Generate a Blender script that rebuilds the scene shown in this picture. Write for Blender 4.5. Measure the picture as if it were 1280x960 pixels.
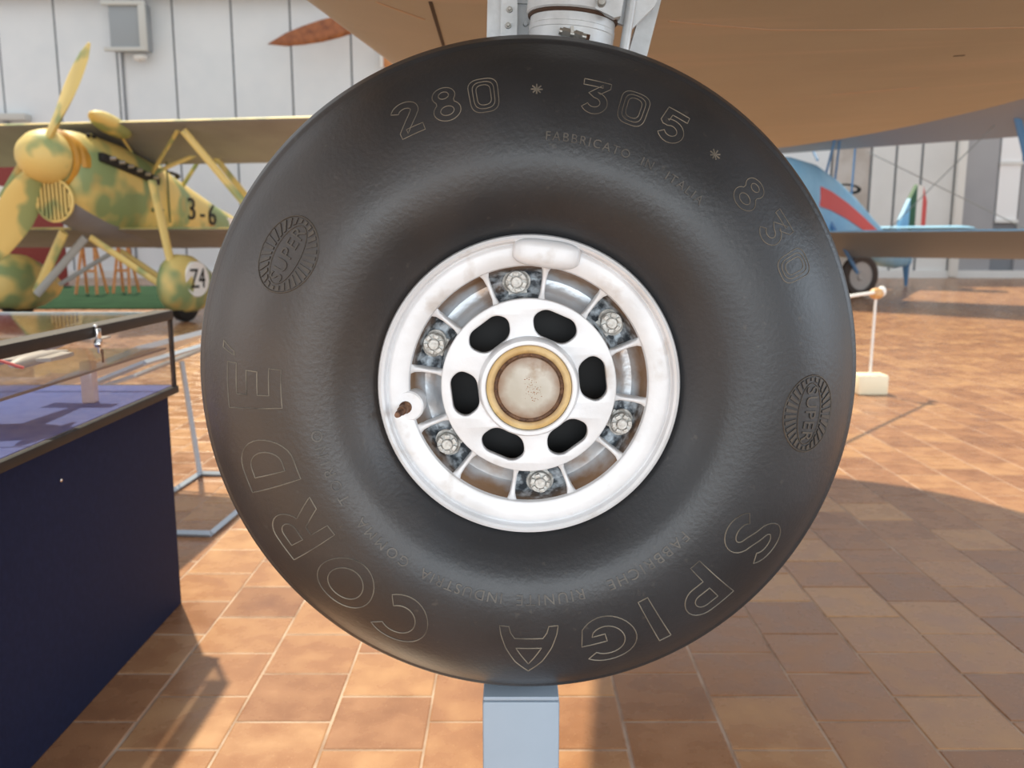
import bpy, bmesh, math, random
from math import sin, cos, pi, radians as R, atan2, sqrt
from mathutils import Vector as V, Matrix as M4
random.seed(7)
for o in list(bpy.data.objects): bpy.data.objects.remove(o)
S = bpy.context.scene
COL = S.collection

# ------------------------------------------------------------------ camera
FPX, PITCH, CAMH = 1080.0, R(9.45), 1.2
cam_d = bpy.data.cameras.new('camera'); cam = bpy.data.objects.new('camera', cam_d); COL.objects.link(cam)
cam.location = (0, 0, CAMH); cam.rotation_euler = (pi/2-PITCH, 0, 0)
cam_d.sensor_width = 36; cam_d.lens = FPX/1280*36
cam_d.clip_start = .02; cam_d.clip_end = 200
cam_d.dof.use_dof = True; cam_d.dof.focus_distance = 1.02; cam_d.dof.aperture_fstop = 7.5
S.camera = cam
# ------------------------------------------------------------------ world, sun, window light, exposure
w = bpy.data.worlds.new('world'); S.world = w; w.use_nodes = True
bg = w.node_tree.nodes['Background']; bg.inputs[0].default_value = (.90, .95, 1.0, 1); bg.inputs[1].default_value = .86
def lamp(name, kind, loc, target, energy, color, **kw):
    d = bpy.data.lights.new(name, kind); d.energy = energy; d.color = color
    for k, v in kw.items(): setattr(d, k, v)
    o = bpy.data.objects.new(name, d); COL.objects.link(o); o.location = loc
    o.rotation_euler = (V(target)-V(loc)).to_track_quat('-Z', 'Y').to_euler()
    return o
SUN_TO = V((-.226, .406, .72))
lamp('sun', 'SUN', SUN_TO*20, (0, 0, 0), 6.2, (1, .86, .62), angle=R(1.2))
lamp('daylight_window', 'AREA', (1.0, -7.5, 2.3), (1.0, 3, 2.0), 600, (.86, .94, 1), shape='RECTANGLE', size=9, size_y=3.6)
lamp('daylight_window', 'AREA', (-9.0, -2.0, 2.5), (0, 2, 1.5), 130, (.96, .97, 1), shape='RECTANGLE', size=6, size_y=3.4)
lamp('daylight_window', 'AREA', (9.5, -1.0, 2.5), (0, 2, 1.5), 320, (.74, .87, 1), shape='RECTANGLE', size=6, size_y=3.4)
S.view_settings.view_transform = 'Standard'; S.view_settings.look = 'None'
S.view_settings.exposure = 0.0; S.view_settings.gamma = 1; S.view_settings.use_curve_mapping = False

def P(px, py, D):
    """point at forward distance D whose bearing is that of a photograph position"""
    u, v = (px-640)/FPX, (py-480)/FPX
    d = V((u, cos(PITCH)-v*sin(PITCH), -sin(PITCH)-v*cos(PITCH)))
    return V((0, 0, CAMH)) + d*(D/d.y)

# ------------------------------------------------------------------ materials
def srgb(c):
    return tuple(((x/255)/12.92 if x/255 <= .04045 else ((x/255+.055)/1.055)**2.4) for x in c[:3])+(1,)
MATS = {}
def mat(name, col, rough=.5, metal=0, col2=None, scale=8, lo=.4, hi=.62, bump=0, bscale=60, detail=4, rough2=None, spec=.5, coat=0):
    if name in MATS: return MATS[name]
    m = bpy.data.materials.new(name); m.use_nodes = True; nt = m.node_tree; N = nt.nodes; L = nt.links
    b = N['Principled BSDF']; b.inputs['Base Color'].default_value = srgb(col)
    b.inputs['Roughness'].default_value = rough; b.inputs['Metallic'].default_value = metal
    b.inputs['Specular IOR Level'].default_value = spec; b.inputs['Coat Weight'].default_value = coat
    tc = N.new('ShaderNodeTexCoord')
    if col2 is not None:
        no = N.new('ShaderNodeTexNoise'); no.inputs['Scale'].default_value = scale; no.inputs['Detail'].default_value = detail
        L.new(tc.outputs['Object'], no.inputs['Vector'])
        rp = N.new('ShaderNodeValToRGB'); rp.color_ramp.elements[0].position = lo; rp.color_ramp.elements[1].position = hi
        rp.color_ramp.elements[0].color = srgb(col); rp.color_ramp.elements[1].color = srgb(col2)
        L.new(no.outputs['Fac'], rp.inputs['Fac']); L.new(rp.outputs['Color'], b.inputs['Base Color'])
        if rough2 is not None:
            mr = N.new('ShaderNodeMapRange'); mr.inputs['From Min'].default_value = lo; mr.inputs['From Max'].default_value = hi
            mr.inputs['To Min'].default_value = rough; mr.inputs['To Max'].default_value = rough2
            L.new(no.outputs['Fac'], mr.inputs['Value']); L.new(mr.outputs['Result'], b.inputs['Roughness'])
    if bump:
        nb = N.new('ShaderNodeTexNoise'); nb.inputs['Scale'].default_value = bscale; nb.inputs['Detail'].default_value = 5
        L.new(tc.outputs['Object'], nb.inputs['Vector'])
        bp = N.new('ShaderNodeBump'); bp.inputs['Strength'].default_value = bump; bp.inputs['Distance'].default_value = .01
        L.new(nb.outputs['Fac'], bp.inputs['Height']); L.new(bp.outputs['Normal'], b.inputs['Normal'])
    MATS[name] = m; return m

def mix_layer(m, col, scale, lo, hi, detail=6, rough=None, mscale=None):
    """a second irregular layer (dirt, dust, stain) over the base colour"""
    nt = m.node_tree; N = nt.nodes; L = nt.links; b = N['Principled BSDF']
    tc = N.new('ShaderNodeTexCoord'); no = N.new('ShaderNodeTexNoise'); no.inputs['Scale'].default_value = scale; no.inputs['Detail'].default_value = detail
    src = tc.outputs['Object']
    if mscale:
        mp = N.new('ShaderNodeMapping'); mp.inputs['Scale'].default_value = mscale; L.new(src, mp.inputs['Vector']); src = mp.outputs['Vector']
    L.new(src, no.inputs['Vector'])
    mr = N.new('ShaderNodeMapRange'); mr.inputs['From Min'].default_value = lo; mr.inputs['From Max'].default_value = hi
    L.new(no.outputs['Fac'], mr.inputs['Value'])
    mx = N.new('ShaderNodeMix'); mx.data_type = 'RGBA'; L.new(mr.outputs['Result'], mx.inputs['Factor'])
    bc = b.inputs['Base Color']
    if bc.is_linked: L.new(bc.links[0].from_socket, mx.inputs['A'])
    else: mx.inputs['A'].default_value = bc.default_value
    mx.inputs['B'].default_value = srgb(col); L.new(mx.outputs['Result'], bc)
    return m

def stain(m, expr, col, lo, hi, nscale=40, namp=.3):
    """stain with its own outline on the part: 'radial' about the axle, 'side' from one flank to the other"""
    nt = m.node_tree; N = nt.nodes; L = nt.links; b = N['Principled BSDF']
    tc = N.new('ShaderNodeTexCoord'); sx = N.new('ShaderNodeSeparateXYZ'); L.new(tc.outputs['Object'], sx.inputs[0])
    if expr == 'radial':
        cb = N.new('ShaderNodeCombineXYZ'); L.new(sx.outputs['X'], cb.inputs['X']); L.new(sx.outputs['Z'], cb.inputs['Z'])
        ln = N.new('ShaderNodeVectorMath'); ln.operation = 'LENGTH'; L.new(cb.outputs[0], ln.inputs[0]); src = ln.outputs['Value']
    else: src = sx.outputs['X']
    no = N.new('ShaderNodeTexNoise'); no.inputs['Scale'].default_value = nscale; no.inputs['Detail'].default_value = 6; L.new(tc.outputs['Object'], no.inputs['Vector'])
    ma = N.new('ShaderNodeMath'); ma.operation = 'MULTIPLY_ADD'; L.new(no.outputs['Fac'], ma.inputs[0]); ma.inputs[1].default_value = namp; L.new(src, ma.inputs[2])
    mr = N.new('ShaderNodeMapRange'); mr.inputs['From Min'].default_value = lo+namp*.5; mr.inputs['From Max'].default_value = hi+namp*.5; L.new(ma.outputs[0], mr.inputs['Value'])
    mx = N.new('ShaderNodeMix'); mx.data_type = 'RGBA'; L.new(mr.outputs['Result'], mx.inputs['Factor'])
    bc = b.inputs['Base Color']; L.new(bc.links[0].from_socket, mx.inputs['A']); mx.inputs['B'].default_value = srgb(col); L.new(mx.outputs['Result'], bc)
    return m
rubber = mat('tyre rubber', (36, 38, 41), .38, 0, (46, 48, 52), 7, .35, .7, .07, 190, rough2=.48, spec=.6)
stain(rubber, 'side', (84, 68, 53), -.10, -.62, 5, .55)
mix_layer(rubber, (84, 80, 74), 90, .66, .90)
rub_edge = mat('worn raised rubber', (132, 124, 110), .6, 0, (76, 71, 64), 22, .35, .68)
silver = mat('silver painted alloy', (230, 232, 235), .42, .15, (214, 215, 217), 14, .40, .75, .05, 120)
mix_layer(silver, (160, 140, 116), 18, .60, .86)
pocket_m = mat('bare pocket alloy', (170, 176, 182), .35, .55, (196, 200, 204), 20, .3, .7, .10, 90)
mix_layer(pocket_m, (144, 112, 80), 16, .50, .66)
pocket_d = mat('corroded pocket alloy', (66, 72, 78), .5, .25, (190, 200, 208), 85, .42, .62, .30, 130)
mix_layer(pocket_d, (132, 100, 70), 16, .58, .78)
stain(pocket_m, 'radial', (140, 108, 78), .1275, .1385, 26, .022); stain(pocket_d, 'radial', (120, 94, 70), .1345, .1440, 30, .018)
nut_m = mat('pale scaled nut metal', (206, 206, 202), .45, .3, (140, 134, 126), 120, .45, .7, .2, 300)
cap_y = mat('ochre varnished hub cap', (196, 160, 98), .45, 0, (222, 196, 142), 28, .35, .7)
mix_layer(cap_y, (126, 84, 46), 40, .62, .80)
cap_dark = mat('rust brown groove', (88, 60, 42), .6, 0, (128, 92, 64), 90, .4, .65, .4, 200)
cap_in = mat('dull greyed hub plate', (186, 180, 166), .5, .1, (206, 202, 192), 24, .35, .7)
mix_layer(cap_in, (146, 112, 78), 30, .60, .78)
stain(cap_in, 'radial', (132, 94, 62), .0230, .0400, 60, .016)
stain(cap_y, 'radial', (120, 82, 48), .0455, .0385, 90, .006)
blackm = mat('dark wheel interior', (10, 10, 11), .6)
rust = mat('rusty brass', (124, 92, 70), .5, .5, (80, 54, 40), 150, .4, .65)
alu = mat('painted strut alloy', (206, 210, 212), .42, .25, (186, 190, 192), 30, .4, .7, .04, 150)
mix_layer(alu, (120, 100, 80), 45, .68, .85)
grey_alu = mat('steel band', (170, 168, 162), .35, .7, (120, 110, 98), 90, .5, .75)
fabric = mat('brown doped wing fabric', (146, 142, 128), .55, 0, (154, 150, 136), 2.2, .35, .7, .05, 30)
mix_layer(fabric, (164, 152, 138), 2.0, .54, .80, 6, None, (.6, 5, 1))
tape = mat('pale seam tape', (176, 148, 122), .6)
seam = mat('dark open seam', (46, 36, 30), .8)
post_b = mat('pale blue stand paint', (152, 166, 180), .55, 0, (156, 170, 184), 14, .4, .7)
wood = mat('varnished propeller wood', (164, 98, 56), .4, 0, (126, 72, 42), 6, .4, .7)
wood2 = mat('pale orange wood', (216, 150, 92), .5, 0, (190, 120, 70), 12, .4, .7)
wall_m = mat('white wall panel paint', (234, 238, 240), .55, 0, (228, 233, 236), 1.2, .4, .7)
wall_g = mat('grey joint', (132, 136, 142), .7)
beam_m = mat('grey roof beam paint', (138, 138, 140), .6)
door_w = mat('pale door panel', (232, 232, 229), .6, 0, (222, 222, 219), .8, .4, .7)
door_g = mat('grey door panel', (172, 172, 174), .6, 0, (160, 160, 164), .6, .4, .7)
door_b = mat('beige curtain panel', (182, 172, 162), .7, 0, (208, 202, 196), 1.3, .4, .7)
camo = mat('yellow and green camouflage', (216, 192, 116), .5, 0, (134, 152, 102), 1.5, .47, .57, 0, 50, 2)
mix_layer(camo, (196, 160, 90), 1.7, .60, .74, 2)
camo_y = mat('sand yellow dope', (220, 196, 120), .5, 0, (146, 158, 104), 2.0, .54, .64, 0, 50, 2)
ochre = mat('ochre cowl metal', (186, 136, 44), .5, 0, (170, 124, 44), 5, .4, .7)
belly = mat('grey underside dope', (138, 142, 148), .6, 0, (128, 131, 138), 2, .4, .7)
dark = mat('soot black', (26, 25, 24), .7)
whitep = mat('white paint', (236, 234, 228), .5)
bluep = mat('light blue dope', (132, 186, 220), .5, 0, (150, 198, 228), 2.4, .4, .7)
blued = mat('deep blue strut paint', (84, 132, 178), .5)
redp = mat('red stripe paint', (214, 84, 80), .5)
redb = mat('dark red board paint', (138, 52, 46), .6)
greenp = mat('green flag paint', (38, 92, 62), .6)
greend = mat('dark green felt', (44, 72, 52), .95, 0, (36, 60, 44), 2, .4, .7, spec=.05)
cream = mat('cream painted wood', (238, 228, 198), .5)
ball = mat('light varnished wood', (212, 168, 112), .4, 0, (190, 140, 90), 30, .4, .7)
lect = mat('blue grey lectern enamel', (172, 184, 196), .45)
cloth = mat('navy blue case cloth', (25, 29, 54), .85, 0, (28, 33, 60), 60, .4, .7, .15, 400, spec=.2)
cloth_t = mat('blue case lining', (84, 96, 150), .9, 0, (92, 104, 156), 40, .4, .7, spec=.15)
bronze = mat('dark bronze frame', (28, 21, 17), .6, 0, (36, 27, 22), 20, .4, .7)
bright = mat('chrome', (220, 220, 220), .2, 1)
model_g = mat('grey model paint', (186, 178, 170), .45, .1, (160, 152, 146), 9, .4, .7)
box_m = mat('beige equipment enamel', (206, 206, 200), .5)
box_d = mat('grey equipment face', (160, 166, 170), .5)
acry = mat('pink tinted acrylic', (206, 176, 168), .15)
def glass_mat():
    m = bpy.data.materials.new('clear case glass'); m.use_nodes = True; nt = m.node_tree; N = nt.nodes; L = nt.links
    N.remove(N['Principled BSDF']); out = N['Material Output']
    t = N.new('ShaderNodeBsdfTransparent'); t.inputs[0].default_value = (.95, .96, .97, 1)
    g = N.new('ShaderNodeBsdfGlossy'); g.inputs['Roughness'].default_value = .03
    lw_ = N.new('ShaderNodeLayerWeight'); pw = N.new('ShaderNodeMath'); pw.operation = 'POWER'; pw.inputs[1].default_value = 5; L.new(lw_.outputs['Facing'], pw.inputs[0])
    fr = N.new('ShaderNodeMath'); fr.operation = 'MULTIPLY_ADD'; fr.inputs[1].default_value = .6; fr.inputs[2].default_value = .035; L.new(pw.outputs[0], fr.inputs[0])
    mx = N.new('ShaderNodeMixShader'); L.new(fr.outputs[0], mx.inputs[0]); L.new(t.outputs[0], mx.inputs[1]); L.new(g.outputs[0], mx.inputs[2])
    L.new(mx.outputs[0], out.inputs[0]); return m
glassm = glass_mat()
def tile_mat():
    m = mat('waxed terracotta tile', (164, 104, 74), .30, 0, None, bump=.05, bscale=45)
    nt = m.node_tree; N = nt.nodes; L = nt.links; b = N['Principled BSDF']
    geo = N.new('ShaderNodeNewGeometry'); oi = N.new('ShaderNodeObjectInfo'); at = N.new('ShaderNodeAttribute'); at.attribute_name = 'tile_tone'
    n1 = N.new('ShaderNodeTexNoise'); n1.inputs['Scale'].default_value = 9; n1.inputs['Detail'].default_value = 6; L.new(geo.outputs['Position'], n1.inputs['Vector'])
    ad = N.new('ShaderNodeMath'); ad.operation = 'ADD'; L.new(oi.outputs['Random'], ad.inputs[0]); L.new(at.outputs['Fac'], ad.inputs[1])
    fr = N.new('ShaderNodeMath'); fr.operation = 'FRACT'; L.new(ad.outputs[0], fr.inputs[0])
    mm = N.new('ShaderNodeMath'); mm.operation = 'MULTIPLY_ADD'; mm.inputs[1].default_value = .42; L.new(fr.outputs[0], mm.inputs[0])
    m2 = N.new('ShaderNodeMath'); m2.operation = 'MULTIPLY'; m2.inputs[1].default_value = .62; L.new(n1.outputs['Fac'], m2.inputs[0]); L.new(m2.outputs[0], mm.inputs[2])
    rp = N.new('ShaderNodeValToRGB'); e = rp.color_ramp.elements; e[0].position = .15; e[0].color = srgb((126, 87, 62)); e[1].position = .85; e[1].color = srgb((184, 142, 100))
    k = e.new(.5); k.color = srgb((156, 112, 79)); L.new(mm.outputs[0], rp.inputs['Fac'])
    # pale grains in the clay
    n2 = N.new('ShaderNodeTexNoise'); n2.inputs['Scale'].default_value = 260; n2.inputs['Detail'].default_value = 2; L.new(geo.outputs['Position'], n2.inputs['Vector'])
    r2 = N.new('ShaderNodeMapRange'); r2.inputs['From Min'].default_value = .66; r2.inputs['From Max'].default_value = .78; L.new(n2.outputs['Fac'], r2.inputs['Value'])
    mx = N.new('ShaderNodeMix'); mx.data_type = 'RGBA'; L.new(r2.outputs['Result'], mx.inputs['Factor']); L.new(rp.outputs['Color'], mx.inputs['A']); mx.inputs['B'].default_value = srgb((214, 176, 136))
    L.new(mx.outputs['Result'], b.inputs['Base Color'])
    r3 = N.new('ShaderNodeMapRange'); r3.inputs['From Min'].default_value = .3; r3.inputs['From Max'].default_value = .7; r3.inputs['To Min'].default_value = .20; r3.inputs['To Max'].default_value = .36
    L.new(n1.outputs['Fac'], r3.inputs['Value']); L.new(r3.outputs['Result'], b.inputs['Roughness'])
    return m
tilem = tile_mat()
grout = mat('pale grout', (186, 164, 146), .7, 0, (148, 122, 104), 6, .4, .65)

# ------------------------------------------------------------------ mesh helpers
class MB:
    def __init__(s): s.v = []; s.f = []
    def add(s, vs, fs, mtx=None):
        o = len(s.v)
        s.v += [tuple((mtx @ V(p)) if mtx else p) for p in vs]
        s.f += [tuple(i+o for i in f) for f in fs]; return s
    def box(s, c, d, rot=None, bev=0):
        bm = bmesh.new(); bmesh.ops.create_cube(bm, size=1)
        for q in bm.verts: q.co = V((q.co.x*d[0], q.co.y*d[1], q.co.z*d[2]))
        if bev: bmesh.ops.bevel(bm, geom=bm.edges[:], offset=bev, segments=2, affect='EDGES', profile=.5)
        m = M4.Translation(V(c)) @ (rot.to_4x4() if rot else M4.Identity(4))
        bm.verts.index_update()
        s.add([q.co.copy() for q in bm.verts], [[q.index for q in f.verts] for f in bm.faces], m); bm.free(); return s
    def lathe(s, prof, n=96, a0=0, a1=2*pi, mtx=None):
        """profile of (radius, y) turned about the y axis"""
        full = abs(a1-a0-2*pi) < 1e-6; k = n if full else n+1
        vs = []; fs = []; m = len(prof)
        for i in range(k):
            a = a0+(a1-a0)*i/n
            for r, y in prof: vs.append((r*sin(a), y, r*cos(a)))
        for i in range(n):
            j = (i+1) % k
            for q in range(m-1): fs.append((i*m+q, i*m+q+1, j*m+q+1, j*m+q))
        return s.add(vs, fs, mtx)
    def loft(s, rings, cap=True, mtx=None):
        n = len(rings[0]); vs = [p for r in rings for p in r]; fs = []
        for i in range(len(rings)-1):
            for j in range(n):
                k = (j+1) % n; fs.append((i*n+j, i*n+k, (i+1)*n+k, (i+1)*n+j))
        if cap:
            fs.append(tuple(range(n))[::-1]); fs.append(tuple(range((len(rings)-1)*n, len(rings)*n)))
        return s.add(vs, fs, mtx)
    def tube(s, pts, r, n=10, flat=1.0, up=None):
        pts = [V(p) for p in pts]; rings = []
        for i, p in enumerate(pts):
            t = (pts[min(i+1, len(pts)-1)]-pts[max(i-1, 0)]).normalized()
            ref = V(up) if up else (V((0, 0, 1)) if abs(t.z) < .95 else V((0, 1, 0)))
            a = t.cross(ref).normalized(); b = t.cross(a).normalized()
            rr = r[i] if isinstance(r, (list, tuple)) else r
            rings.append([p+a*(rr*flat*cos(2*pi*k/n))+b*(rr*sin(2*pi*k/n)) for k in range(n)])
        return s.loft(rings)
    def ellipsoid(s, c, rad, n=20, m=12, rot=None, p=1.0):
        vs = []; fs = []
        sg = lambda x: math.copysign(abs(x)**p, x)
        for i in range(m+1):
            t = -pi/2+pi*i/m
            for j in range(n):
                a = 2*pi*j/n
                vs.append((rad[0]*sg(cos(t))*sg(cos(a)), rad[1]*sg(cos(t))*sg(sin(a)), rad[2]*sg(sin(t))))
        for i in range(m):
            for j in range(n): fs.append((i*n+j, i*n+(j+1) % n, (i+1)*n+(j+1) % n, (i+1)*n+j))
        return s.add(vs, fs, M4.Translation(V(c)) @ (rot.to_4x4() if rot else M4.Identity(4)))
    def build(s, name, m, parent=None, loc=(0, 0, 0), rot=(0, 0, 0), ang=35, smooth=True):
        me = bpy.data.meshes.new(name); me.from_pydata(s.v, [], s.f); me.validate()
        bm = bmesh.new(); bm.from_mesh(me); bmesh.ops.remove_doubles(bm, verts=bm.verts, dist=1e-6)
        bmesh.ops.recalc_face_normals(bm, faces=bm.faces); bm.to_mesh(me); bm.free()
        return link(name, me, m, parent, loc, rot, ang, smooth)
def link(name, me, m, parent=None, loc=(0, 0, 0), rot=(0, 0, 0), ang=35, smooth=True):
    if not me.materials: me.materials.append(m)
    if smooth and len(me.polygons):
        me.polygons.foreach_set('use_smooth', [True]*len(me.polygons)); me.set_sharp_from_angle(angle=R(ang))
    o = bpy.data.objects.new(name, me); COL.objects.link(o); o.parent = parent; o.location = loc; o.rotation_euler = rot
    return o
def empty(name, label, cat, loc=(0, 0, 0), rot=(0, 0, 0), group=None):
    o = bpy.data.objects.new(name, None); COL.objects.link(o); o.location = loc; o.rotation_euler = rot; o.empty_display_size = .1
    return tag(o, label, cat, group)
def tag(o, label=None, cat=None, group=None, kind=None):
    if label: o['label'] = label
    if cat: o['category'] = cat
    if group: o['group'] = group
    if kind: o['kind'] = kind
    return o
def curve_eval(cu):
    o = bpy.data.objects.new('tmp', cu); COL.objects.link(o)
    dg = bpy.context.evaluated_depsgraph_get(); me = bpy.data.meshes.new_from_object(o.evaluated_get(dg))
    bpy.data.objects.remove(o); bpy.data.curves.remove(cu); return me
def fill2d(loops, ext, bev=0, res=2):
    """solid plate with holes from closed 2D loops; x right, z up, thickness along y, centred on y=0"""
    cu = bpy.data.curves.new('c', 'CURVE'); cu.dimensions = '2D'; cu.fill_mode = 'BOTH'; cu.extrude = max(ext/2-bev, 0)
    cu.bevel_depth = bev; cu.bevel_resolution = res; cu.offset = -bev
    for lp in loops:
        sp = cu.splines.new('POLY'); sp.points.add(len(lp)-1); sp.use_cyclic_u = True
        for q, p in zip(sp.points, lp): q.co = (p[0], p[1], 0, 1)
    me = curve_eval(cu)
    mb = MB(); mb.add([(q.co.x, -q.co.z, q.co.y) for q in me.vertices], [tuple(f.vertices) for f in me.polygons]); bpy.data.meshes.remove(me)
    return mb
def text_mesh(body, size, ext=0, spacing=1.0, center=True):
    cu = bpy.data.curves.new('t', 'FONT'); cu.body = body; cu.size = size; cu.extrude = ext; cu.space_character = spacing; cu.resolution_u = 3
    if center: cu.align_x = 'CENTER'; cu.align_y = 'CENTER'
    me = curve_eval(cu); vs = [q.co.copy() for q in me.vertices]; fs = [tuple(f.vertices) for f in me.polygons]; bpy.data.meshes.remove(me)
    return vs, fs
def circ(cx, cy, rx, ry=None, a0=0, a1=360, n=40, closed=True):
    ry = rx if ry is None else ry; k = n if closed else n+1
    return [(cx+rx*cos(R(a0+(a1-a0)*i/n)), cy+ry*sin(R(a0+(a1-a0)*i/n))) for i in range(k)]
arc = lambda cx, cy, rx, ry, a0, a1, n=14: circ(cx, cy, rx, ry, a0, a1, n, False)
def round_poly(pts, r, n=5):
    out = []
    for i, p in enumerate(pts):
        a = V(pts[i-1]).to_2d(); b = V(p).to_2d(); c = V(pts[(i+1) % len(pts)]).to_2d()
        rr = r[i] if isinstance(r, (list, tuple)) else r
        d1 = (a-b); d2 = (c-b); k = min(rr, d1.length*.48, d2.length*.48)
        s_ = b+d1.normalized()*k; e_ = b+d2.normalized()*k
        for q in range(n+1):
            t = q/n; out.append(tuple(s_*(1-t)**2+b*2*t*(1-t)+e_*t*t))
    return out

# ================================================================== SETTING
# ------------------------------------------------------------------ floor of staggered square terracotta tiles
T = .245; X0 = 1.014; J = .0035
floor = MB().box((0, 13, -.0222), (50, 40, .04)).build('floor', grout, smooth=False); tag(floor, kind='structure')
floor['label'] = 'waxed terracotta tile floor of the hangar'
def tile_geo():
    h = T/2-J; i = h-.003
    return ([(-h, -h, -.012), (h, -h, -.012), (h, h, -.012), (-h, h, -.012), (-h, -h, -.0015), (h, -h, -.0015), (h, h, -.0015), (-h, h, -.0015),
             (-i, -i, 0), (i, -i, 0), (i, i, 0), (-i, i, 0)],
            [(0, 1, 5, 4), (1, 2, 6, 5), (2, 3, 7, 6), (3, 0, 4, 7), (4, 5, 9, 8), (5, 6, 10, 9), (6, 7, 11, 10), (7, 4, 8, 11), (8, 9, 10, 11)])
tv, tf = tile_geo()
tme = bpy.data.meshes.new('tile'); tme.from_pydata(tv, [], tf); tme.materials.append(tilem)
cells = []
for c in range(-50, 70):
    for r in range(0, 118):
        x = X0+(c+.5)*T; y = .3+(r+.5*(c % 2))*T
        if y < 28.0 and abs(x) < .72*y+2.5: cells.append((x, y))
def shown(x, y):
    u = x/(y*cos(PITCH)+CAMH*sin(PITCH)); return abs(u) < .6 and y > 1.72 and not (x < -1.16 and y < 2.7)
near = sorted([c for c in cells if shown(*c)], key=lambda c: c[1])[:300]; nset = set(near)
for x, y in near:
    o = bpy.data.objects.new('tile', tme); COL.objects.link(o); o.parent = floor
    o.location = (x+random.uniform(-.001, .001), y+random.uniform(-.001, .001), random.uniform(-.0006, .0006)); o.rotation_euler = (0, 0, random.choice((0, pi/2)))
vs = []; fs = []; tone = []
for x, y in cells:
    if (x, y) in nset: continue
    o = len(vs); rn = random.random(); dz = random.uniform(-.0006, .0006)
    vs += [(a+x, b+y, c+dz) for a, b, c in tv]; fs += [tuple(i+o for i in f) for f in tf]; tone += [rn]*len(tv)
me = bpy.data.meshes.new('tile_field'); me.from_pydata(vs, [], fs); at = me.attributes.new('tile_tone', 'FLOAT', 'POINT'); at.data.foreach_set('value', tone)
tag(link('tile_field', me, tilem, floor, smooth=False), kind='stuff')

# ------------------------------------------------------------------ back wall of tall panels
YW = 28.0
wall = MB().box((0, YW+.2, 4.3), (60, .2, 8.6)).build('wall_back', wall_g, smooth=False); tag(wall, 'white panelled hangar wall behind the aircraft', kind='structure')
def wx(px): return P(px, 75, YW).x
def panel(pa, pb, m, z0=.0, z1=8.5, thick=.08, gap=.03):
    xa, xb = wx(pa)+gap, wx(pb)-gap
    MB().box(((xa+xb)/2, YW+.1-thick/2+.002, (z0+z1)/2), (xb-xa, thick, z1-z0), bev=.012).build('panel', m, wall, smooth=False)
seams = [-296, -222, -148, -75, 0, 71, 146, 218, 291, 364, 439, 512, 586, 660, 733, 806, 880, 953]
for a, b in zip(seams, seams[1:]): panel(a, b, wall_m)
MB().box((wx(153), YW+.0, 3.9), (.06, .06, 7.7)).build('conduit', wall_g, wall)
for a, b, m in [(953, 1048, wall_m), (1048, 1098, door_b), (1098, 1130, door_w), (1130, 1163, door_w), (1163, 1206, door_w), (1216, 1262, door_g), (1290, 1380, door_g)]:
    panel(a, b, m, gap=.04)
MB().box((wx(1211), YW-.08, 3.9), (.26, .2, 7.7), bev=.02).build('door_post', whitep, wall)
MB().box((0, YW-.02, .12), (50, .06, .24)).build('baseboard_back', door_w, None); tag(bpy.data.objects['baseboard_back'], kind='structure')
bm_ = MB().box((0, YW-.2, 8.72), (60, .5, .42)).box((0, YW-.45, 8.53), (60, .04, .12)).build('trim_1', beam_m, smooth=False); tag(bm_, 'grey steel beam along the top of the wall', kind='structure')
win = MB().box(((wx(1263)+wx(1290))/2, YW+.08, 3.6), (wx(1290)-wx(1263), .1, 3.6)).build('window_1', mat('bright window film', (250, 250, 250), .4), smooth=False)
tag(win, 'tall bright window at the right end of the wall', kind='structure')
for zz in (1.8, 3.6, 5.4): MB().box(((wx(1263)+wx(1290))/2, YW+.02, zz), (wx(1290)-wx(1263)+.06, .1, .1)).build('window_bar', door_w, win)

# ================================================================== MAIN WHEEL
RT = .415; YM = 1.103; WX = .0200; WZ = 1.0285
wheel = empty('brown_aircraft', 'brown aircraft overhead with silver leg and large black rubber main wheel', 'aircraft', (WX, YM, WZ-RT))
OFF = (0, 0, RT)
def catmull(pts, n=10):
    out = []
    for i in range(len(pts)-1):
        p0 = pts[max(i-1, 0)]; p1 = pts[i]; p2 = pts[i+1]; p3 = pts[min(i+2, len(pts)-1)]
        for k in range(n):
            t = k/n
            out.append(tuple(.5*((2*b)+(-a+c)*t+(2*a-5*b+4*c-d)*t*t+(-a+3*b-3*c+d)*t**3) for a, b, c, d in zip(p0, p1, p2, p3)))
    return out+[pts[-1]]
half = [(.168, -.070), (.171, -.083), (.178, -.092), (.188, -.105), (.204, -.120), (.228, -.134), (.258, -.1400), (.290, -.1370), (.320, -.1280), (.348, -.1130), (.372, -.0930), (.391, -.0700)]
front = catmull(half, 10)
should = [(.3925, -.0675), (.3945, -.0655), (.397, -.0645), (.3995, -.0620), (.4005, -.0590), (.405, -.048), (.410, -.033), (.4135, -.017), (.415, 0)]
prof = front+should
prof = prof+[(r, -y) for r, y in prof[::-1][1:]]
tyre = MB().lathe(prof, 220).build('tyre', rubber, wheel, OFF, ang=60)
tyre['label'] = 'worn black rubber tyre with raised lettering'
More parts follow.
